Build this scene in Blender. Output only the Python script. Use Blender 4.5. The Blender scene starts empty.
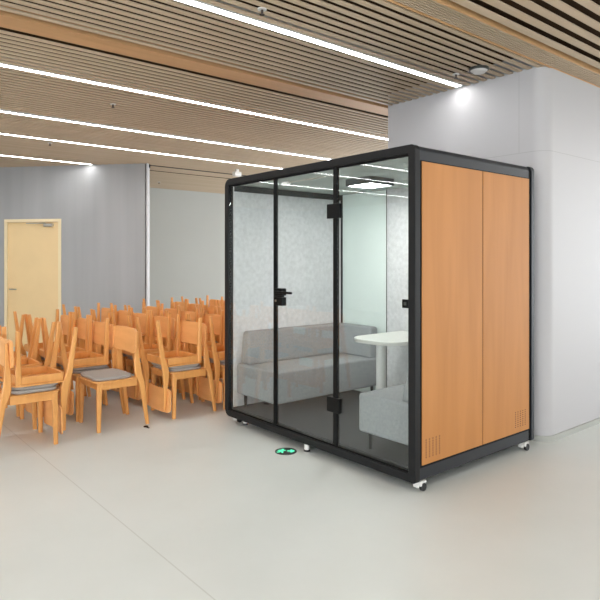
import bpy, bmesh, math, random
from mathutils import Vector, Matrix
random.seed(4)
C = bpy.context.scene.collection
PI = math.pi

# ------------------------------------------------------------------ materials
def new_mat(name):
    m = bpy.data.materials.new(name); m.use_nodes = True
    nt = m.node_tree
    return m, nt, nt.nodes['Principled BSDF']

def plain(name, col, rough=.5, metal=0., spec=.5, noise=0., scale=20., bump=0., bscale=200.):
    m, nt, b = new_mat(name)
    b.inputs['Roughness'].default_value = rough
    b.inputs['Metallic'].default_value = metal
    b.inputs['Specular IOR Level'].default_value = spec
    b.inputs['Base Color'].default_value = (*col, 1)
    tc = nt.nodes.new('ShaderNodeTexCoord')
    if noise:
        n = nt.nodes.new('ShaderNodeTexNoise'); n.inputs['Scale'].default_value = scale
        n.inputs['Detail'].default_value = 4
        r = nt.nodes.new('ShaderNodeMapRange')
        r.inputs['From Min'].default_value = .3; r.inputs['From Max'].default_value = .7
        r.inputs['To Min'].default_value = 1 - noise; r.inputs['To Max'].default_value = 1 + noise
        mx = nt.nodes.new('ShaderNodeVectorMath'); mx.operation = 'SCALE'
        mx.inputs[0].default_value = col
        nt.links.new(tc.outputs['Object'], n.inputs['Vector'])
        nt.links.new(n.outputs['Fac'], r.inputs['Value'])
        nt.links.new(r.outputs['Result'], mx.inputs['Scale'])
        nt.links.new(mx.outputs[0], b.inputs['Base Color'])
    if bump:
        n2 = nt.nodes.new('ShaderNodeTexNoise'); n2.inputs['Scale'].default_value = bscale
        bp = nt.nodes.new('ShaderNodeBump'); bp.inputs['Strength'].default_value = bump
        bp.inputs['Distance'].default_value = .003
        nt.links.new(tc.outputs['Object'], n2.inputs['Vector'])
        nt.links.new(n2.outputs['Fac'], bp.inputs['Height'])
        nt.links.new(bp.outputs['Normal'], b.inputs['Normal'])
    return m

def wood(name, c1, c2, rough=.45, stretch=(1, 1, .08), scale=22., per_obj=False):
    m, nt, b = new_mat(name)
    b.inputs['Roughness'].default_value = rough
    tc = nt.nodes.new('ShaderNodeTexCoord'); mp = nt.nodes.new('ShaderNodeMapping')
    mp.inputs['Scale'].default_value = stretch
    n = nt.nodes.new('ShaderNodeTexNoise'); n.inputs['Scale'].default_value = scale
    n.inputs['Detail'].default_value = 6; n.inputs['Distortion'].default_value = .6
    rp = nt.nodes.new('ShaderNodeValToRGB')
    rp.color_ramp.elements[0].position = .32; rp.color_ramp.elements[0].color = (*c1, 1)
    rp.color_ramp.elements[1].position = .68; rp.color_ramp.elements[1].color = (*c2, 1)
    nt.links.new(tc.outputs['Object'], mp.inputs['Vector'])
    nt.links.new(mp.outputs['Vector'], n.inputs['Vector'])
    nt.links.new(n.outputs['Fac'], rp.inputs['Fac'])
    nt.links.new(rp.outputs['Color'], b.inputs['Base Color'])
    return m

def emis(name, col, s):
    m, nt, b = new_mat(name)
    b.inputs['Base Color'].default_value = (*col, 1)
    b.inputs['Emission Color'].default_value = (*col, 1)
    b.inputs['Emission Strength'].default_value = s
    return m

def glass(name, tint):
    m = bpy.data.materials.new(name); m.use_nodes = True
    nt = m.node_tree; nt.nodes.clear()
    out = nt.nodes.new('ShaderNodeOutputMaterial')
    tr = nt.nodes.new('ShaderNodeBsdfTransparent'); tr.inputs['Color'].default_value = (*tint, 1)
    gl = nt.nodes.new('ShaderNodeBsdfGlossy'); gl.inputs['Roughness'].default_value = .0
    gl.inputs['Color'].default_value = (1, 1, 1, 1)
    geo = nt.nodes.new('ShaderNodeNewGeometry')
    ma = nt.nodes.new('ShaderNodeMath'); ma.operation = 'MULTIPLY_ADD'
    ma.inputs[1].default_value = 1 / 1.5 - 1.5; ma.inputs[2].default_value = 1.5
    fr = nt.nodes.new('ShaderNodeFresnel')
    mix = nt.nodes.new('ShaderNodeMixShader')
    nt.links.new(geo.outputs['Backfacing'], ma.inputs[0])
    nt.links.new(ma.outputs[0], fr.inputs['IOR'])
    nt.links.new(fr.outputs[0], mix.inputs['Fac'])
    nt.links.new(tr.outputs[0], mix.inputs[1]); nt.links.new(gl.outputs[0], mix.inputs[2])
    nt.links.new(mix.outputs[0], out.inputs['Surface'])
    return m

M = {}
M['chair'] = wood('chair_beech', (.68, .31, .085), (.80, .39, .12), .4, (1, 1, .12), 16)
M['chair_back'] = wood('chair_plywood', (.82, .40, .14), (.90, .46, .175), .42, (.25, 1, 1.0), 14)
M['cushion'] = plain('chair_cushion_fabric', (.37, .345, .32), .9, noise=.06, scale=160, bump=.3, bscale=500)
M['frame'] = plain('charcoal_powder_coat', (.017, .020, .025), .45, spec=.35, noise=.04, scale=40)
M['frame_front'] = plain('charcoal_front_profile', (.011, .0115, .0125), .5, spec=.25)
M['black'] = plain('matt_black', (.004, .004, .004), .6, spec=.15)
M['black_metal'] = plain('black_metal', (.004, .0045, .005), .4, spec=.2)
M['panel'] = wood('booth_wood_veneer', (.465, .192, .047), (.53, .225, .060), .6, (1.0, 1.0, .09), 9)
M['slot'] = plain('vent_slot_dark', (.10, .05, .02), .8)
M['felt'] = plain('light_grey_felt', (.66, .66, .67), .95, noise=.09, scale=26, bump=.4, bscale=300)
M['carpet'] = plain('dark_grey_carpet', (.052, .053, .057), 1., spec=.1, noise=.25, scale=90, bump=.5, bscale=400)
M['band'] = plain('teal_black_cornice', (.018, .030, .040), .5)
M['pod_ceil'] = plain('booth_ceiling_panel', (.42, .48, .46), .7)
M['sofa'] = plain('sofa_grey_wool', (.29, .305, .315), .95, noise=.10, scale=60, bump=.5, bscale=350)
M['table_top'] = plain('table_white_laminate', (.66, .665, .62), .3)
M['white'] = plain('white_enamel', (.78, .78, .76), .4)
M['glass'] = glass('clear_glass', (.968, .985, .979))
M['lamp_side'] = plain('lamp_housing', (.07, .085, .095), .5)
M['wheel'] = plain('caster_rubber', (.012, .012, .012), .5)
M['strip'] = emis('linear_light_diffuser', (1., .985, .97), 9.)
M['lamp_on'] = emis('booth_lamp_diffuser', (1., .99, .96), 26.)
M['green'] = emis('exit_sign_green', (.08, .62, .34), .5)
M['steel'] = plain('exit_disc_dark_steel', (.09, .095, .09), .35, metal=.6)
M['detector'] = plain('detector_plastic', (.70, .68, .66), .5)
M['chrome'] = plain('brushed_steel', (.55, .53, .5), .3, metal=1.)
M['door'] = plain('cream_door_paint', (.88, .66, .36), .5, noise=.03, scale=2)
M['door_frame'] = plain('cream_door_frame', (.90, .76, .50), .5)
M['far_wall'] = plain('far_wall_paint', (.45, .455, .43), .8, noise=.02, scale=1)
M['baseb'] = plain('baseboard_grey', (.42, .43, .40), .6)
M['baseb_dark'] = plain('baseboard_dark', (.16, .10, .09), .6)
M['slat'] = wood('ceiling_slat_wood', (.52, .40, .275), (.59, .46, .325), .6, (1, .05, 1), 10)
M['slat_back'] = plain('ceiling_void', (.055, .033, .018), .9, spec=.05)
M['beam'] = wood('ceiling_plank_wood', (.52, .29, .13), (.62, .35, .17), .55, (1, .06, 1), 8)
M['edge_wood'] = plain('grille_edge_wood', (.62, .36, .16), .5)
M['track'] = plain('dark_track', (.05, .035, .03), .6)

# frosted pane
m, nt, b = new_mat('frosted_glass')
b.inputs['Base Color'].default_value = (.80, .88, .84, 1)
b.inputs['Roughness'].default_value = .35
b.inputs['Transmission Weight'].default_value = .25
M['frost'] = m

# epoxy floor with faint mottling and one saw-cut joint
m, nt, b = new_mat('epoxy_floor')
b.inputs['Roughness'].default_value = .32
b.inputs['Specular IOR Level'].default_value = .35
geo = nt.nodes.new('ShaderNodeNewGeometry')
n = nt.nodes.new('ShaderNodeTexNoise'); n.inputs['Scale'].default_value = .9; n.inputs['Detail'].default_value = 6
n.inputs['Roughness'].default_value = .6
nt.links.new(geo.outputs['Position'], n.inputs['Vector'])
rp = nt.nodes.new('ShaderNodeValToRGB')
rp.color_ramp.elements[0].position = .3; rp.color_ramp.elements[0].color = (.62, .65, .625, 1)
rp.color_ramp.elements[1].position = .7; rp.color_ramp.elements[1].color = (.675, .705, .685, 1)
nt.links.new(n.outputs['Fac'], rp.inputs['Fac'])
sx = nt.nodes.new('ShaderNodeSeparateXYZ'); nt.links.new(geo.outputs['Position'], sx.inputs[0])
a1 = nt.nodes.new('ShaderNodeMath'); a1.operation = 'ADD'; a1.inputs[1].default_value = 1.65
nt.links.new(sx.outputs['Y'], a1.inputs[0])
a2 = nt.nodes.new('ShaderNodeMath'); a2.operation = 'ABSOLUTE'; nt.links.new(a1.outputs[0], a2.inputs[0])
a3 = nt.nodes.new('ShaderNodeMath'); a3.operation = 'LESS_THAN'; a3.inputs[1].default_value = .004
nt.links.new(a2.outputs[0], a3.inputs[0])
a4 = nt.nodes.new('ShaderNodeMath'); a4.operation = 'MULTIPLY'; a4.inputs[1].default_value = .35
nt.links.new(a3.outputs[0], a4.inputs[0])
mx = nt.nodes.new('ShaderNodeMix'); mx.data_type = 'RGBA'
nt.links.new(a4.outputs[0], mx.inputs['Factor'])
nt.links.new(rp.outputs['Color'], mx.inputs['A']); mx.inputs['B'].default_value = (.33, .33, .29, 1)
nt.links.new(mx.outputs['Result'], b.inputs['Base Color'])
M['floor'] = m

# grey brushed wall cladding with vertical streaks
m, nt, b = new_mat('grey_wall_cladding')
b.inputs['Roughness'].default_value = .6
tc = nt.nodes.new('ShaderNodeTexCoord'); mp = nt.nodes.new('ShaderNodeMapping')
mp.inputs['Scale'].default_value = (3, 3, .15)
n = nt.nodes.new('ShaderNodeTexNoise'); n.inputs['Scale'].default_value = 1.4; n.inputs['Detail'].default_value = 5
rp = nt.nodes.new('ShaderNodeValToRGB')
rp.color_ramp.elements[0].position = .3; rp.color_ramp.elements[0].color = (.37, .375, .385, 1)
rp.color_ramp.elements[1].position = .7; rp.color_ramp.elements[1].color = (.42, .425, .435, 1)
nt.links.new(tc.outputs['Object'], mp.inputs['Vector']); nt.links.new(mp.outputs['Vector'], n.inputs['Vector'])
nt.links.new(n.outputs['Fac'], rp.inputs['Fac']); nt.links.new(rp.outputs['Color'], b.inputs['Base Color'])
M['grey_wall'] = m

# white column panels with hairline joints
m, nt, b = new_mat('white_column_panel')
b.inputs['Roughness'].default_value = .5
geo = nt.nodes.new('ShaderNodeNewGeometry'); sx = nt.nodes.new('ShaderNodeSeparateXYZ')
nt.links.new(geo.outputs['Position'], sx.inputs[0])
def near(sock, v, w):
    p = nt.nodes.new('ShaderNodeMath'); p.operation = 'SUBTRACT'; p.inputs[1].default_value = v
    nt.links.new(sock, p.inputs[0])
    q = nt.nodes.new('ShaderNodeMath'); q.operation = 'ABSOLUTE'; nt.links.new(p.outputs[0], q.inputs[0])
    r = nt.nodes.new('ShaderNodeMath'); r.operation = 'LESS_THAN'; r.inputs[1].default_value = w
    nt.links.new(q.outputs[0], r.inputs[0]); return r.outputs[0]
hz = near(sx.outputs['Z'], 2.462, .003)
vt = near(sx.outputs['X'], -.244, .003)
gt = nt.nodes.new('ShaderNodeMath'); gt.operation = 'GREATER_THAN'; gt.inputs[1].default_value = 2.462
nt.links.new(sx.outputs['Z'], gt.inputs[0])
ml = nt.nodes.new('ShaderNodeMath'); ml.operation = 'MULTIPLY'
nt.links.new(vt, ml.inputs[0]); nt.links.new(gt.outputs[0], ml.inputs[1])
mxm = nt.nodes.new('ShaderNodeMath'); mxm.operation = 'MAXIMUM'
nt.links.new(hz, mxm.inputs[0]); nt.links.new(ml.outputs[0], mxm.inputs[1])
sc = nt.nodes.new('ShaderNodeMath'); sc.operation = 'MULTIPLY'; sc.inputs[1].default_value = .4
nt.links.new(mxm.outputs[0], sc.inputs[0])
mx = nt.nodes.new('ShaderNodeMix'); mx.data_type = 'RGBA'
mx.inputs['A'].default_value = (.52, .515, .53, 1); mx.inputs['B'].default_value = (.3, .3, .3, 1)
nt.links.new(sc.outputs[0], mx.inputs['Factor']); nt.links.new(mx.outputs['Result'], b.inputs['Base Color'])
M['column'] = m

# ------------------------------------------------------------------ helpers
def box(bm, x0, x1, y0, y1, z0, z1):
    vs = [bm.verts.new((x, y, z)) for z in (z0, z1) for y in (y0, y1) for x in (x0, x1)]
    for f in ((0, 2, 3, 1), (4, 5, 7, 6), (0, 1, 5, 4), (2, 6, 7, 3), (0, 4, 6, 2), (1, 3, 7, 5)):
        bm.faces.new([vs[i] for i in f])

def obj(name, bm, mat, parent=None, smooth=False, bevel=0, seg=2, loc=None):
    bmesh.ops.recalc_face_normals(bm, faces=bm.faces)
    me = bpy.data.meshes.new(name); 
    if smooth:
        for f in bm.faces: f.smooth = True
    bm.to_mesh(me); bm.free()
    me.materials.append(M[mat] if isinstance(mat, str) else mat)
    o = bpy.data.objects.new(name, me); C.objects.link(o)
    if parent: o.parent = parent
    if loc: o.location = loc
    if bevel:
        md = o.modifiers.new('bevel', 'BEVEL'); md.width = bevel; md.segments = seg
        md.limit_method = 'ANGLE'; md.angle_limit = math.radians(40)
    if smooth or bevel:
        for p in me.polygons: p.use_smooth = True
        md = o.modifiers.new('norm', 'WEIGHTED_NORMAL') if bevel else None
    return o

def bx(name, mat, dims, parent=None, bevel=0, seg=2):
    bm = bmesh.new(); box(bm, *dims); return obj(name, bm, mat, parent, bevel=bevel, seg=seg)

def rrect(x0, x1, y0, y1, r, n=6, corners=(1, 1, 1, 1)):
    """rounded rectangle outline, counter-clockwise from lower-left"""
    P = []
    for (cx, cy, a0, on, sx, sy) in ((x0, y0, 180, corners[0], 1, 1), (x1, y0, 270, corners[1], -1, 1),
                                      (x1, y1, 0, corners[2], -1, -1), (x0, y1, 90, corners[3], 1, -1)):
        if not on: P.append((cx, cy)); continue
        for k in range(n + 1):
            a = math.radians(a0 + 90 * k / n)
            P.append((cx + sx * r + r * math.cos(a), cy + sy * r + r * math.sin(a)))
    return P

def prism(bm, pts, a0, a1, axis='z'):
    def v(p, a):
        if axis == 'z': return (p[0], p[1], a)
        if axis == 'y': return (p[0], a, p[1])
        return (a, p[0], p[1])
    A = [bm.verts.new(v(p, a0)) for p in pts]; B = [bm.verts.new(v(p, a1)) for p in pts]
    n = len(pts)
    bm.faces.new(A); bm.faces.new(B)
    for i in range(n): bm.faces.new((A[i], A[(i + 1) % n], B[(i + 1) % n], B[i]))

def ring(bm, outer, inner, a0, a1, axis='y'):
    """frame between two outlines with equal point counts"""
    def v(p, a): return (p[0], a, p[1]) if axis == 'y' else (p[0], p[1], a)
    L = [[bm.verts.new(v(p, a)) for p in o] for o in (outer, inner) for a in (a0, a1)]
    n = len(outer)
    for i in range(n):
        j = (i + 1) % n
        bm.faces.new((L[0][i], L[0][j], L[1][j], L[1][i]))
        bm.faces.new((L[2][i], L[2][j], L[3][j], L[3][i]))
        bm.faces.new((L[0][i], L[0][j], L[2][j], L[2][i]))
        bm.faces.new((L[1][i], L[1][j], L[3][j], L[3][i]))

def cyl(bm, c, r, h, n=24, axis='z', r2=None):
    r2 = r if r2 is None else r2
    rows = []
    for a, rr in ((0, r), (h, r2)):
        row = []
        for k in range(n):
            t = 2 * PI * k / n; u, w = rr * math.cos(t), rr * math.sin(t)
            p = {'z': (u, w, a), 'y': (u, a, w), 'x': (a, u, w)}[axis]
            row.append(bm.verts.new((c[0] + p[0], c[1] + p[1], c[2] + p[2])))
        rows.append(row)
    bm.faces.new(rows[0]); bm.faces.new(rows[1])
    for k in range(n): bm.faces.new((rows[0][k], rows[0][(k + 1) % n], rows[1][(k + 1) % n], rows[1][k]))

def loft(bm, secs):
    """secs: list of (cx, cy, z, half_x, half_y) rectangular sections with chamfered corners"""
    rows = []
    for cx, cy, z, hx, hy in secs:
        c = min(hx, hy) * .45
        P = [(-hx + c, -hy), (hx - c, -hy), (hx, -hy + c), (hx, hy - c), (hx - c, hy), (-hx + c, hy), (-hx, hy - c), (-hx, -hy + c)]
        rows.append([bm.verts.new((cx + p[0], cy + p[1], z)) for p in P])
    bm.faces.new(rows[0]); bm.faces.new(rows[-1])
    for a, b_ in zip(rows, rows[1:]):
        for k in range(8): bm.faces.new((a[k], a[(k + 1) % 8], b_[(k + 1) % 8], b_[k]))

def tag(o, label=None, cat=None, group=None):
    if label: o['label'] = label
    if cat: o['category'] = cat
    if group: o['group'] = group
    return o

def thing(name, label, cat, loc=(0, 0, 0), rot=(0, 0, 0), group=None):
    o = bpy.data.objects.new(name, None); C.objects.link(o)
    o.empty_display_size = .1
    o.location = loc; o.rotation_euler = rot
    return tag(o, label, cat, group)

def struct(name, bm, mat, bevel=0, smooth=False):
    o = obj(name, bm, mat, bevel=bevel, smooth=smooth); o['kind'] = 'structure'; return o

# ------------------------------------------------------------------ room
CZ = 3.17
bm = bmesh.new(); box(bm, -13, 8, -10, 9, -.1, 0); struct('floor', bm, 'floor')

# slatted ceiling: one mesh of slats, one of the dark void board above
bm = bmesh.new(); box(bm, -13, 8, -10, 9, CZ + .13, CZ + .19)
struct('ceiling', bm, 'slat_back')
LIGHTS = [-.83, -2.92, -4.62, -5.88, -7.60]
FILL_LIGHTS = [1.55, 3.6]  # unseen light lines added to brighten the hall
bm = bmesh.new()
def slat(x, w):
    y1 = 9.0
    box(bm, x - w / 2, x + w / 2, -10, y1, CZ, CZ + .010)
def blocked(x):
    return any(abs(x - l) < .052 for l in LIGHTS + FILL_LIGHTS) or -2.06 < x < -1.77 or -.03 < x < .21
x = -.06
while x > -12.9:
    if not blocked(x): slat(x, .042)
    x -= .0868
x = .27
while x < 7.9:
    if not blocked(x): slat(x, .062)
    x += .124
struct('ceiling_slats', bm, 'slat').name = 'ceiling.001'
bm = bmesh.new(); box(bm, -2.025, -1.80, -10, 9, CZ - .005, CZ + .09); struct('trim_1', bm, 'beam')
bm = bmesh.new()
for k in range(7): box(bm, .010 + k * .0245, .010 + k * .0245 + .0125, -10, 9, CZ, CZ + .012)
struct('trim_2', bm, 'slat')
bm = bmesh.new()
for x0 in (-.010, .178): box(bm, x0, x0 + .012, -10, 9, CZ - .006, CZ + .09)
struct('trim_3', bm, 'edge_wood')

# recessed linear lights, plus two unseen fill lines added on the right
LY = {-8.95: 8.9, -.83: 1.66, -2.92: 8.9, -4.62: 8.9, -5.88: 8.9, -7.60: .70, 1.55: 8.9, 3.6: 8.9}
LL = {-8.95: 'ceiling light line over the area beyond the grey wall',
      -.83: 'long recessed ceiling light line ending above the white column',
      -2.92: 'recessed ceiling light line just behind the plain wood plank',
      -4.62: 'recessed ceiling light line, second behind the wood plank, disappearing above the booth middle',
      -5.88: 'recessed ceiling light line reaching the booth roof near its left post',
      -7.60: 'shortest ceiling light line ending at the grey wall above the door',
      1.55: 'added unseen fill light line overhead right of the camera',
      3.6: 'added unseen fill light line farthest right in the hall'}
for lx in LIGHTS + FILL_LIGHTS:
    t = thing('linear_light', LL[lx], 'ceiling light', (lx, LY[lx], CZ), group='recessed linear lights in the slatted ceiling')
    L = LY[lx] + 9.8 if lx > -8 else 6.0
    bm = bmesh.new()
    for s in (-1, 1): box(bm, s * .034 - .004, s * .034 + .004, -L, -.0, -.003, .0215)
    box(bm, -.038, .038, -L, 0, .0215, .06); box(bm, -.038, .038, -.003, .0, -.003, .0215)
    obj('housing', bm, 'white', t)
    bm = bmesh.new(); box(bm, -.029, .029, -L, -.0035, -.001, .02)
    obj('diffuser', bm, 'strip', t)

# white rounded column behind the booth
bm = bmesh.new(); CO = rrect(-1.754, 0., 1.70, 4.6, .13, 10, (0, 1, 1, 0)); prism(bm, CO, 0, CZ + .16)
struct('wall_column', bm, 'column', smooth=False)
ob = bpy.data.objects['wall_column']; ob.name = 'wall_right'
for p in ob.data.polygons: p.use_smooth = abs(p.normal.z) < .5
md = ob.modifiers.new('es', 'EDGE_SPLIT'); md.split_angle = math.radians(40)
bm = bmesh.new(); ring(bm, rrect(-1.770, .018, 1.682, 4.62, .145, 10, (0, 1, 1, 0)), rrect(-1.75, -.002, 1.702, 4.598, .13, 10, (0, 1, 1, 0)), 0, .045, 'z')
o = struct('baseboard_right', bm, 'baseb')

# oblique grey wall
P1 = Vector((-6.914, 1.36)); D = (Vector((-8.448, .025)) - P1).normalized()
ang = math.atan2(D.y, D.x)
W = Matrix.Translation((P1.x, P1.y, 0)) @ Matrix.Rotation(ang, 4, 'Z')   # local x runs along the wall to the left, -y is away from the hall
# which side faces the camera
cam = Vector((2.512, -3.075, 0)); side = 1 if (W.inverted() @ cam).y > 0 else -1
def wb(name, mat, x0, x1, d0, d1, z0, z1, parent=None, bevel=0, kind=True):
    bm = bmesh.new(); ya, yb = sorted((side * d0, side * d1)); box(bm, x0, x1, ya, yb, z0, z1)
    o = obj(name, bm, mat, parent, bevel=bevel)
    if not parent: o.matrix_world = W
    if kind and not parent: o['kind'] = 'structure'
    return o
# door opening position along the wall
DX0, DX1, DZ = .0, .0, 2.2
def wall_s(px):   # ray through image column px meets the wall line
    f = 595.; a = math.radians(50.2); F = Vector((-math.sin(a), math.cos(a))); R = Vector((math.cos(a), math.sin(a)))
    d = F + R * ((px - 300) / f); c0 = Vector((2.512, -3.075))
    n_ = Vector((-D.y, D.x)); t = (P1 - c0).dot(n_) / d.dot(n_)
    return (c0 + d * t - P1).dot(D)
S0 = 1.424; S1 = S0 + 1.0     # door leaf from its hinge side to its left side
S0 = wall_s(58.6); S1 = S0 + .98
FW = .05
bm = bmesh.new()
for (a0, a1, z0, z1) in ((0, S0 - FW, 0, CZ + .16), (S1 + FW, 6.2, 0, CZ + .16), (S0 - FW, S1 + FW, DZ + FW, CZ + .16)):
    ya, yb = sorted((0, -side * .16)); box(bm, a0, a1, ya, yb, z0, z1)
o = obj('wall_left', bm, 'grey_wall'); o.matrix_world = W; o['kind'] = 'structure'
wb('trim_4', 'black', -.018, 0, -.03, -.13, 0, CZ + .16)
wb('trim_5', 'column', -.045, -.018, 0, -.09, 0, CZ + .05)
for nm, (a0, a1) in (('baseboard_left', (0, S0 - FW)), ('baseboard_left.001', (S1 + FW, 6.2))):
    wb(nm, 'baseb_dark', a0, a1, .0, .012, 0, .10)
# door
bm = bmesh.new()
ya, yb = sorted((side * .015, -side * .15))
box(bm, S0 - FW, S0, ya, yb, 0, DZ + FW); box(bm, S1, S1 + FW, ya, yb, 0, DZ + FW); box(bm, S0, S1, ya, yb, DZ, DZ + FW)
o = obj('door_frame', bm, 'door_frame'); o.matrix_world = W; o['kind'] = 'structure'; o.name = 'trim_6'
bm = bmesh.new(); ya, yb = sorted((-side * .02, -side * .065)); box(bm, S0 + .004, S1 - .004, ya, yb, .006, DZ - .004)
door = obj('door_1', bm, 'door'); door.matrix_world = W; door['kind'] = 'structure'
bm = bmesh.new(); ya, yb = sorted((-side * .019, side * .035)); box(bm, S0 + .10, S0 + .27, ya, yb, DZ - .085, DZ - .03)
obj('door_closer', bm, 'chrome', door, bevel=.006)
bm = bmesh.new(); ya, yb = sorted((side * .012, side * .03)); box(bm, S0 + .24, S0 + .60, ya, yb, DZ - .032, DZ - .015)
obj('closer_arm', bm, 'chrome', door)
for hz_ in (.25, 1.1, 1.75):
    bm = bmesh.new(); cyl(bm, (S0 + .004, -side * .012, hz_), .010, .11, 12); obj('hinge', bm, 'chrome', door)
bm = bmesh.new(); cyl(bm, (S1 - .08, side * -.02, 1.02), .012, side * .06, 12, 'y')
ya, yb = sorted((side * .035, side * .05)); box(bm, S1 - .20, S1 - .07, ya, yb, 1.01, 1.03); obj('door_handle', bm, 'chrome', door)

# far wall and other room walls, two of them unseen and added to block daylight
bm = bmesh.new(); box(bm, -10.15, -10.0, -1.6, 9, 0, CZ + .16); struct('wall_far', bm, 'far_wall')
bm = bmesh.new(); box(bm, -13, -12.9, -10, -1.6, 0, CZ + .16); struct('wall_end', bm, 'far_wall')
bm = bmesh.new(); box(bm, 7.9, 8, -1.5, 9, 0, CZ + .16); struct('wall_side_blocker', bm, 'far_wall')  # unseen wall added to cut daylight on the right-facing sides
bm = bmesh.new(); box(bm, -12.9, -1.5, -10, -9.9, 0, CZ + .16); struct('wall_front_blocker', bm, 'far_wall')  # unseen wall added to keep bright daylight out of the glass reflection
bm = bmesh.new(); box(bm, -12.9, -11.0, -2.76, -2.70, 0, CZ + .16); struct('wall_left', bm, 'grey_wall')
# dark sliding-partition track on the ceiling
bm = bmesh.new(); box(bm, -7.02, -6.99, 1.42, 8.8, CZ - .012, CZ + .005)
tag(obj('partition_track', bm, 'track'), 'thin dark partition track running along the ceiling from the grey wall', 'ceiling track')
t = thing('track_stop', 'black stop block at the top corner of the grey wall', 'bracket', (-6.945, 1.435, CZ))
bm = bmesh.new(); box(bm, -.025, .025, -.03, .03, -.06, -.002); obj('stop_block', bm, 'black', t, bevel=.006)
bm = bmesh.new(); box(bm, -.015, .015, -.015, .015, -.08, -.06); obj('stop_pin', bm, 'black', t)

# smoke detector, sprinklers, white ceiling fitting
t = thing('smoke_detector', 'round greyish white smoke detector on the slats near the column', 'smoke detector', (-.405, 1.339, CZ))
bm = bmesh.new(); cyl(bm, (0, 0, -.022), .082, .022, 32); obj('base', bm, 'steel', t, bevel=.003)
bm = bmesh.new(); cyl(bm, (0, 0, -.045), .045, .023, 32, r2=.074); obj('cover', bm, 'detector', t, bevel=.006)
SPL = [((-.629, 1.326), 'small sprinkler head in the slats beside the smoke detector'),
       ((-.624, -.784), 'small sprinkler head in the slats above the brightest light line'),
       ((-3.534, -.589), 'small sprinkler head between the second and third light lines'),
       ((-6.112, -.437), 'small sprinkler head near the fourth light line at the left'),
       ((-8.962, 2.638), 'small sprinkler head on the ceiling beyond the grey wall')]
for (sx_, sy_), lb in SPL:
    t = thing('sprinkler', lb, 'sprinkler', (sx_, sy_, CZ), group='ceiling sprinklers')
    bm = bmesh.new(); cyl(bm, (0, 0, -.006), .030, .008, 20); obj('escutcheon', bm, 'detector', t)
    bm = bmesh.new(); cyl(bm, (0, 0, -.035), .008, .029, 12); cyl(bm, (0, 0, -.038), .017, .003, 16); cyl(bm, (0, 0, -.004), .011, .133, 12); obj('head', bm, 'track', t)
t = thing('security_camera', 'small white ceiling camera above the left end of the booth', 'camera', (-6.44, 2.906, CZ))
bm = bmesh.new(); box(bm, -.03, .03, -.03, .03, -.05, 0); obj('mount', bm, 'white', t, bevel=.005)
bm = bmesh.new(); box(bm, -.05, .05, -.07, .07, -.13, -.05); obj('camera_body', bm, 'white', t, bevel=.012)

# ------------------------------------------------------------------ the booth
PW, PD, PH, PB = 2.30, 1.513, 2.30, .062
booth = thing('meeting_booth', 'freestanding charcoal framed booth with glass front and light wood side panels', 'office booth', (0, 0, 0))
R_ = .085
def rr2(x0, x1, z0, z1, rl, rr_):
    a = rrect(x0, x1, z0, z1, rl, 8); b_ = rrect(x0, x1, z0, z1, rr_, 8)
    c_ = rrect(x0, x1, z0, z1, .02, 8)
    return a[:9] + c_[9:18] + b_[18:27] + a[27:]
outer = rr2(-PW, 0, PB, PH, .075, .04)
def inset(d, r): return rrect(-PW + d, -d, PB + d, PH - d, r, 8)
# front and rear rims
for nm, y0, y1, in_ in (('front_rim', 0, .052, .06), ('rear_rim', 1.468, PD, .06)):
    bm = bmesh.new(); ring(bm, outer, rrect(-PW + in_, -in_, PB + .058, PH - in_, .006, 8), y0, y1)
    o = obj(nm, bm, 'frame_front' if nm == 'front_rim' else 'frame', booth, bevel=.004)
# body shell (rails top and bottom) set back a little behind the rims
bm = bmesh.new()
ring(bm, rr2(-PW + .004, -.004, PB + .004, PH - .004, .075, .04), rrect(-PW + .06, -.06, PB + .075, PH - .05, .006, 8), .050, 1.43)
obj('shell', bm, 'frame', booth, bevel=.002)
bm = bmesh.new()
ring(bm, rr2(-PW + .012, -.012, PB + .012, PH - .012, .075, .04), rrect(-PW + .06, -.06, PB + .06, PH - .05, .006, 8), 1.428, 1.47)
obj('gap_shade', bm, 'black', booth)  # black band stands in for shade in the recess before the rear rim
# underside
bx('base_plate', 'black', (-PW + .09, -.09, .02, PD - .02, PB + .002, PB + .07), booth)
# wood panels on the two ends, each with vent slots
for sgn, X in ((1, -.004), (-1, -PW + .004)):
    e = .006 * sgn
    x0, x1 = sorted((X - .002 * sgn, X + e))
    bmb = bmesh.new(); g0, g1 = sorted((X - .001 * sgn, X + .0015 * sgn))
    box(bmb, g0, g1, .052, 1.43, PB + .094, PH - .102); obj('gap_shade', bmb, 'black', booth)  # black sheet stands in for shade in the gaps around the panels
    for k, (y0, y1) in enumerate(((.070, .768), (.778, 1.426))):
        bm = bmesh.new(); box(bm, x0, x1, y0, y1, .172, 2.190)
        pn = obj('wood_panel', bm, 'panel', booth)
        if sgn < 0: continue
        xs0, xs1 = sorted((X + e - .001 * sgn, X + e + .0006 * sgn))
        ya = y0 + .035 if k == 0 else y1 - .21
        for c in range(5):
            bm = bmesh.new()
            for r in range(8):
                yy = ya + c * .036; zz = .215 + r * .0165
                box(bm, xs0, xs1, yy, yy + .012, zz, zz + .007)
            obj('vent_slots', bm, 'slot', pn)
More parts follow.
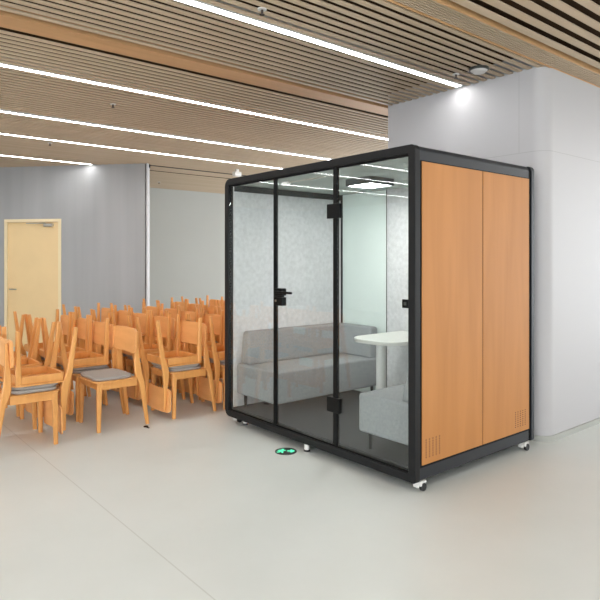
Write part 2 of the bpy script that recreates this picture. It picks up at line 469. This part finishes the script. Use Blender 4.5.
# linings
bx('felt_lining', 'felt', (-2.238, -2.22, .055, 1.45, .14, 2.245), booth)
bx('felt_lining', 'felt', (-.08, -.062, .055, 1.45, .14, 2.245), booth)
bx('felt_lining', 'felt', (-1.545, -.08, 1.45, 1.466, .14, 2.245), booth)
bx('back_panel', 'frame', (-1.545, -.06, 1.4665, 1.50, .12, 2.24), booth)
bx('cornice', 'band', (-2.22, -2.205, .055, 1.448, 2.185, 2.243), booth)
bx('booth_ceiling', 'pod_ceil', (-2.237, -.063, .054, 1.465, 2.246, 2.249), booth)
bx('carpet', 'carpet', (-2.237, -.063, .054, 1.465, .132, .142), booth)
bx('corner_post', 'frame', (-2.238, -2.195, 1.45, 1.467, .14, 2.245), booth)
bx('back_glass', 'frost', (-2.193, -1.552, 1.454, 1.464, .142, 2.244), booth)
bx('glass_edge', 'black', (-1.552, -1.545, 1.446, 1.468, .142, 2.244), booth)
# front glazing
GY0, GY1 = .018, .028
bx('front_glass', 'glass', (-2.238, -1.546, GY0, GY1, .122, 2.238), booth)
bx('front_glass', 'glass', (-.760, -.062, GY0, GY1, .122, 2.238), booth)
bx('mullion', 'black_metal', (-1.5455, -1.526, GY0 - .008, GY1 + .010, .1205, 2.2395), booth)
bx('mullion', 'black_metal', (-.784, -.7602, GY0 - .008, GY1 + .010, .1205, 2.2395), booth)
bx('glazing_channel', 'black', (-2.2395, -.0605, GY0 - .003, GY1 + .004, .1205, .130), booth)
bx('glazing_channel', 'black', (-2.2395, -.0605, GY0 - .003, GY1 + .004, 2.226, 2.2395), booth)
door = bx('glass_door', 'glass', (-1.511, -.801, GY0, GY1, .134, 2.224), booth)
bx('door_edge', 'black_metal', (-1.524, -1.5112, GY0 - .005, GY1 + .006, .134, 2.224), door)
bx('door_edge', 'black_metal', (-.8009, -.786, GY0 - .005, GY1 + .006, .134, 2.224), door)
for z0, z1 in ((1.852, 1.962), (.378, .490)):
    bx('hinge', 'black_metal', (-.866, -.728, GY0 - .013, GY1 + .013, z0, z1), door, bevel=.004)
bm = bmesh.new()
box(bm, -1.518, -1.415, GY0 - .022, GY1 + .02, 1.235, 1.296)
box(bm, -1.518, -1.415, GY0 - .022, GY1 + .02, 1.150, 1.222)
box(bm, -1.518, -1.430, GY0 - .012, GY1 + .012, 1.215, 1.240)
obj('lock_body', bm, 'black_metal', door, bevel=.004)
bm = bmesh.new(); cyl(bm, (-1.455, GY0 - .022, 1.265), .011, -.035, 14, 'y')
box(bm, -1.462, -1.235, GY0 - .066, GY0 - .052, 1.256, 1.275); obj('lever_handle', bm, 'black_metal', door, bevel=.004)
bm = bmesh.new(); cyl(bm, (-1.495, GY0 - .026, 1.19), .010, .006, 14, 'y'); obj('key_cylinder', bm, 'chrome', door)
# small black control plate by the right edge
bm = bmesh.new(); box(bm, -.116, -.062, .004, .0175, 1.214, 1.272); pl = obj('switch_plate', bm, 'black_metal', booth, bevel=.003)
bm = bmesh.new(); box(bm, -.100, -.078, .002, .005, 1.232, 1.254); obj('switch_button', bm, 'steel', pl)
# door closer under the front rail, inside
bm = bmesh.new(); box(bm, -1.47, -1.39, .040, .075, 2.165, 2.195); cl = obj('door_closer', bm, 'white', booth, bevel=.004)
bm = bmesh.new(); box(bm, -1.39, -.93, .050, .060, 2.182, 2.190); obj('closer_arm', bm, 'chrome', cl)
# casters and levelling feet
for (cx_, cy_) in ((-.03, .085), (-.03, 1.40), (-2.20, .085), (-2.20, 1.40)):
    bm = bmesh.new(); box(bm, cx_ - .035, cx_ + .030, cy_ - .035, cy_ + .035, .048, PB + .004)
    box(bm, cx_ - .034, cx_ - .010, cy_ - .028, cy_ + .028, .018, .05)
    box(bm, cx_ - .030, cx_ + .016, cy_ - .036, cy_ - .022, .020, .05)
    cs = obj('caster', bm, 'white', booth, bevel=.005)
    bm = bmesh.new(); cyl(bm, (cx_ + .012, cy_ + .002, .027), .027, .024, 24, 'x'); obj('wheel', bm, 'wheel', cs, bevel=.003)
    bm = bmesh.new(); box(bm, cx_ + .012, cx_ + .034, cy_ - .034, cy_ - .016, .036, .056); obj('brake', bm, 'white', cs, bevel=.003)
for (cx_, cy_) in ((-1.125, .028), (-2.085, .09), (-1.10, 1.43)):
    bm = bmesh.new(); cyl(bm, (cx_, cy_, .014), .022, PB - .010, 20); ft = obj('levelling_foot', bm, 'white', booth, bevel=.002)
    bm = bmesh.new(); cyl(bm, (cx_, cy_, 0.0), .025, .014, 20); obj('rubber_pad', bm, 'wheel', ft)

# lamp in the booth
t = thing('booth_lamp', 'square ceiling lamp glowing inside the glass booth', 'ceiling lamp', (-1.12, .75, 2.2455))
bm = bmesh.new(); ring(bm, rrect(-.155, .155, -.15, .15, .01, 2), rrect(-.143, .143, -.138, .138, .008, 2), -.060, 0, 'z'); obj('lamp_housing', bm, 'lamp_side', t)
bm = bmesh.new(); box(bm, -.142, .142, -.137, .137, -.055, -.03); obj('lamp_diffuser', bm, 'lamp_on', t)

# sofas
def sofa(name, label, x0, x1, wall_left):
    """wall_left: backrest along x0 (left end wall), else along x1"""
    t = thing(name, label, 'sofa', ((x0 + x1) / 2, .75, .142))
    hx = (x1 - x0) / 2; s = 1 if wall_left else -1
    y0, y1 = -.672, .672
    wx = hx - .02 if wall_left else -hx + .20
    bm = bmesh.new(); box(bm, -hx, hx, y0, y1, .125, .410); obj('seat', bm, 'sofa', t, bevel=.022, seg=4)
    bm = bmesh.new()
    # L-shaped backrest, leaning a touch
    T = .15
    pts = [(-hx, y0 + .04), (-hx + T, y0 + .04), (-hx + T, y1 - T), (wx, y1 - T), (wx, y1), (-hx, y1)]
    top = [(-hx, y0 + .07), (-hx + T - .05, y0 + .07), (-hx + T - .05, y1 - T + .04), (wx - .02, y1 - T + .04), (wx - .02, y1), (-hx, y1)]
    A = [bm.verts.new((s * p[0], p[1], .402)) for p in pts]; B = [bm.verts.new((s * p[0], p[1], .715)) for p in top]
    bm.faces.new(A); bm.faces.new(B)
    for i in range(6): bm.faces.new((A[i], A[(i + 1) % 6], B[(i + 1) % 6], B[i]))
    obj('backrest', bm, 'sofa', t, bevel=.028, seg=4)
    for lx in (-hx + .07, hx - .07):
        for ly in (y0 + .06, y1 - .06):
            bm = bmesh.new(); cyl(bm, (lx, ly, 0), .011, .13, 14, r2=.018); obj('leg', bm, 'black_metal', t)
    return t
sofa('sofa', 'grey wool sofa along the left end wall inside the booth', -2.218, -1.60, True)
sofa('sofa', 'grey wool sofa by the wood panelled end inside the booth', -.60, -.082, False)

# table
t = thing('booth_table', 'white rounded table on a pedestal against the back wall in the booth', 'table', (-1.10, 1.05, .142))
bm = bmesh.new(); prism(bm, rrect(-.25, .31, -.38, .395, .20, 10, (1, 1, 0, 0)), .665, .698); obj('tabletop', bm, 'table_top', t, bevel=.006)
bm = bmesh.new(); cyl(bm, (-.095, -.07, .012), .045, .655, 28); obj('pedestal', bm, 'white', t)
bm = bmesh.new(); cyl(bm, (-.095, -.07, 0), .20, .012, 40); obj('foot_plate', bm, 'white', t, bevel=.003)

# ------------------------------------------------------------------ floor exit sign
t = thing('floor_exit_sign', 'round dark floor disc with glowing green running figure and arrow', 'exit sign', (-1.222, -.112, 0))
bm = bmesh.new(); cyl(bm, (0, 0, 0), .087, .006, 48); obj('disc', bm, 'steel', t, bevel=.002)
# running figure and arrow, read from the hall side
bm = bmesh.new()
def stroke(p, q, w):
    p, q = Vector(p), Vector(q); d = (q - p).normalized(); n_ = Vector((-d.y, d.x)) * w / 2
    A = [p - n_, q - n_, q + n_, p + n_]
    prism(bm, [(a.x, a.y) for a in A], .0055, .0085)
sc_ = .80
def S(*p): return [(a * sc_, b_ * sc_) for a, b_ in p]
for p, q, w in (((-.040, .020), (-.052, -.018), .022), ((-.050, -.015), (-.028, -.032), .014), ((-.028, -.032), (-.036, -.062), .012),
                ((-.054, -.015), (-.070, -.042), .014), ((-.070, -.042), (-.090, -.040), .012),
                ((-.040, .022), (-.016, .006), .010), ((-.016, .006), (-.004, .020), .010), ((-.042, .024), (-.068, .020), .010), ((-.068, .020), (-.076, .000), .010)):
    (a, b_) = S(p, q); stroke(a, b_, w)
cyl(bm, (-.030 * sc_, .044 * sc_, .0055), .011, .003, 16)
for p, q, w in (((.014, -.004), (.070, -.004), .018), ((.050, .034), (.082, -.004), .016), ((.050, -.042), (.082, -.004), .016)):
    (a, b_) = S(p, q); stroke(a, b_, w)
sg = obj('pictogram', bm, 'green', t); t.rotation_euler[2] = math.radians(50)
sg['label'] = 'glowing green running figure and arrow'

# ------------------------------------------------------------------ chairs
def build_chair():
    t = thing('dining_chair', 'x', 'chair')
    # front legs
    for s in (-1, 1):
        bm = bmesh.new(); loft(bm, [(s * .220, -.230, 0, .015, .016), (s * .216, -.226, .25, .020, .021), (s * .213, -.222, .434, .022, .024)])
        obj('leg', bm, 'chair', t, smooth=False)
    # rear legs running up as back posts
    for s in (-1, 1):
        bm = bmesh.new()
        loft(bm, [(s * .222, .233, 0, .014, .015), (s * .220, .205, .20, .016, .020), (s * .218, .178, .38, .017, .025), (s * .215, .153, .45, .017, .032),
                  (s * .211, .144, .50, .017, .033), (s * .203, .137, .60, .015, .026), (s * .195, .139, .70, .013, .018), (s * .188, .144, .870, .012, .012)])
        obj('leg', bm, 'chair', t)
    # apron frame
    bm = bmesh.new()
    box(bm, -.195, .195, -.240, -.218, .374, .4345); box(bm, -.196, .196, .118, .142, .374, .4345)
    for s in (-1, 1):
        a, b_ = sorted((s * .208, s * .228)); box(bm, a, b_, -.203, .125, .374, .4345)
    obj('seat_frame', bm, 'chair', t, bevel=.003, seg=1)
    # seat board: rounded front, small lip
    bm = bmesh.new(); prism(bm, rrect(-.245, .245, -.276, .128, .085, 6, (1, 1, 0, 0)), .4348, .4500)
    sb = obj('seat', bm, 'chair', t, bevel=.004, seg=2)
    bm = bmesh.new(); prism(bm, rrect(-.226, .226, -.258, .108, .09, 6), .4502, .4795)
    o = obj('seat_cushion', bm, 'cushion', sb, bevel=.012, seg=3); o['label'] = 'taupe grey fabric seat pad'
    # curved back plate, rounded corners
    bm = bmesh.new()
    nx, nz = 12, 8; x0, x1, z0, z1 = -.247, .247, .668, .895
    r = .035; front, back = {}, {}
    for i in range(nx + 1):
        for j in range(nz + 1):
            u = i / nx; v = j / nz
            # pull the corner grid in to round it
            x_ = x0 + (x1 - x0) * u; z_ = z0 + (z1 - z0) * v
            dx = max(0, r - min(x_ - x0, x1 - x_)); dz = max(0, r - min(z_ - z0, z1 - z_))
            if dx > 0 and dz > 0:
                L = math.hypot(dx, dz); m_ = max(dx, dz)
                kx, kz = dx * m_ / L, dz * m_ / L
                x_ = (x0 + r - kx) if x_ < 0 else (x1 - r + kx)
                z_ = (z0 + r - kz) if v < .5 else (z1 - r + kz)
            y_ = .100 + .022 * (1 - (x_ / .243) ** 2) + .03 * (z_ - .68)
            if abs(x_) > .18: y_ += .0
            front[i, j] = bm.verts.new((x_, y_, z_)); back[i, j] = bm.verts.new((x_, y_ + .013, z_))
    for i in range(nx):
        for j in range(nz):
            bm.faces.new((front[i, j], front[i + 1, j], front[i + 1, j + 1], front[i, j + 1]))
            bm.faces.new((back[i, j], back[i, j + 1], back[i + 1, j + 1], back[i + 1, j]))
    for i in range(nx):
        for j in (0, nz): bm.faces.new((front[i, j], front[i + 1, j], back[i + 1, j], back[i, j]))
    for j in range(nz):
        for i in (0, nx): bm.faces.new((front[i, j], front[i, j + 1], back[i, j + 1], back[i, j]))
    o = obj('backrest', bm, 'chair_back', t, smooth=True)
    md = o.modifiers.new('es', 'EDGE_SPLIT'); md.split_angle = math.radians(50)
    return t

proto = build_chair(); used = [False]
def copy_tree(o, parent=None):
    c = o.copy(); C.objects.link(c)
    if parent: c.parent = parent
    for ch in o.children: copy_tree(ch, c)
    return c
def put(x, y, z, rx, rz, label, group=None):
    if not used[0]: c = proto; used[0] = True
    else: c = copy_tree(proto)
    c.location = (x, y, z); c.rotation_euler = (rx, 0, rz); c['label'] = label
    if group: c['group'] = group
    elif 'group' in c: del c['group']
    return c
put(-2.915, -.835, 0, 0, 0, 'single upright wooden chair with grey seat pad, nothing stacked on it')

ORD = ['first', 'second', 'third', 'fourth', 'fifth', 'sixth']
def stack(x, y, flip, where, jx=0):
    """x: near edge; y: centre of the lower chair; flip: faces away (+Y)"""
    cx = x - .243
    rz = random.uniform(-.025, .025)
    if flip:
        put(cx, y, 0, 0, PI + rz, 'upright chair beneath an upturned one, ' + where, 'lower chairs of the stacked pairs')
        put(cx + random.uniform(-.01, .01), y + .165, .9605, PI, PI + rz * .5, 'upturned chair lying on another, ' + where, 'upturned chairs of the stacked pairs')
    else:
        put(cx, y, 0, 0, rz, 'upright chair beneath an upturned one, ' + where, 'lower chairs of the stacked pairs')
        put(cx + random.uniform(-.01, .01), y - .170, .9605, PI, rz * .5, 'upturned chair lying on another, ' + where, 'upturned chairs of the stacked pairs')

RN = {0: 'leftmost row', 1: 'row of the single chair', 2: 'row left of booth', 3: 'row touching booth post', 4: 'second rearmost row', 5: 'rearmost row'}
ROWS = {
    0: (-1.69, True, [-2.585, -3.16, -3.72]),
    1: (-.85, False, [-3.165, -3.675, -4.185]),
    2: (-.105, False, [-2.665, -3.32, -3.85, -4.37, -4.89]),
    3: (.48, False, [-2.66, -3.20, -3.72, -4.22, -4.74]),
    4: (1.20, False, [-2.70, -3.22, -3.745, -4.265, -4.79, -5.31]),
    5: (1.92, False, [-3.30, -3.84, -4.36, -4.90, -5.42]),
}
for r, (y, flip, xs) in ROWS.items():
    for i, x in enumerate(xs):
        k = i + (1 if r == 1 else 0)
        side_w = ('nearest' if k == 0 else ORD[k]) + ' stack back in ' + RN[r]
        stack(x, y + (random.uniform(-.02, .02) if i else 0), flip, side_w)

# small black glide lying by the single chair
bm = bmesh.new(); cyl(bm, (0, 0, 0), .022, .008, 16); box(bm, .0, .06, -.008, .008, 0, .006)
o = tag(obj('chair_glide', bm, 'black', bevel=.002), 'small black chair glide lying on the floor by the single chair', 'chair glide')
o.location = (-2.60, -.66, 0)

# ------------------------------------------------------------------ light and camera
w = bpy.data.worlds.new('daylight'); bpy.context.scene.world = w; w.use_nodes = True
bg = w.node_tree.nodes['Background']; bg.inputs[0].default_value = (.93, .97, 1, 1); bg.inputs[1].default_value = 1.9

cd = bpy.data.cameras.new('camera'); co = bpy.data.objects.new('camera', cd); C.objects.link(co)
co.location = (2.512, -3.075, 1.535); co.rotation_euler = (math.radians(90), 0, math.radians(50.2))
cd.sensor_width = 36; cd.lens = 595 / 600 * 36; cd.shift_y = -40 / 600; cd.clip_start = .05
sc = bpy.context.scene; sc.camera = co
vs = sc.view_settings; vs.view_transform = 'Standard'; vs.look = 'None'; vs.gamma = 1; vs.exposure = 1.40; vs.use_curve_mapping = False
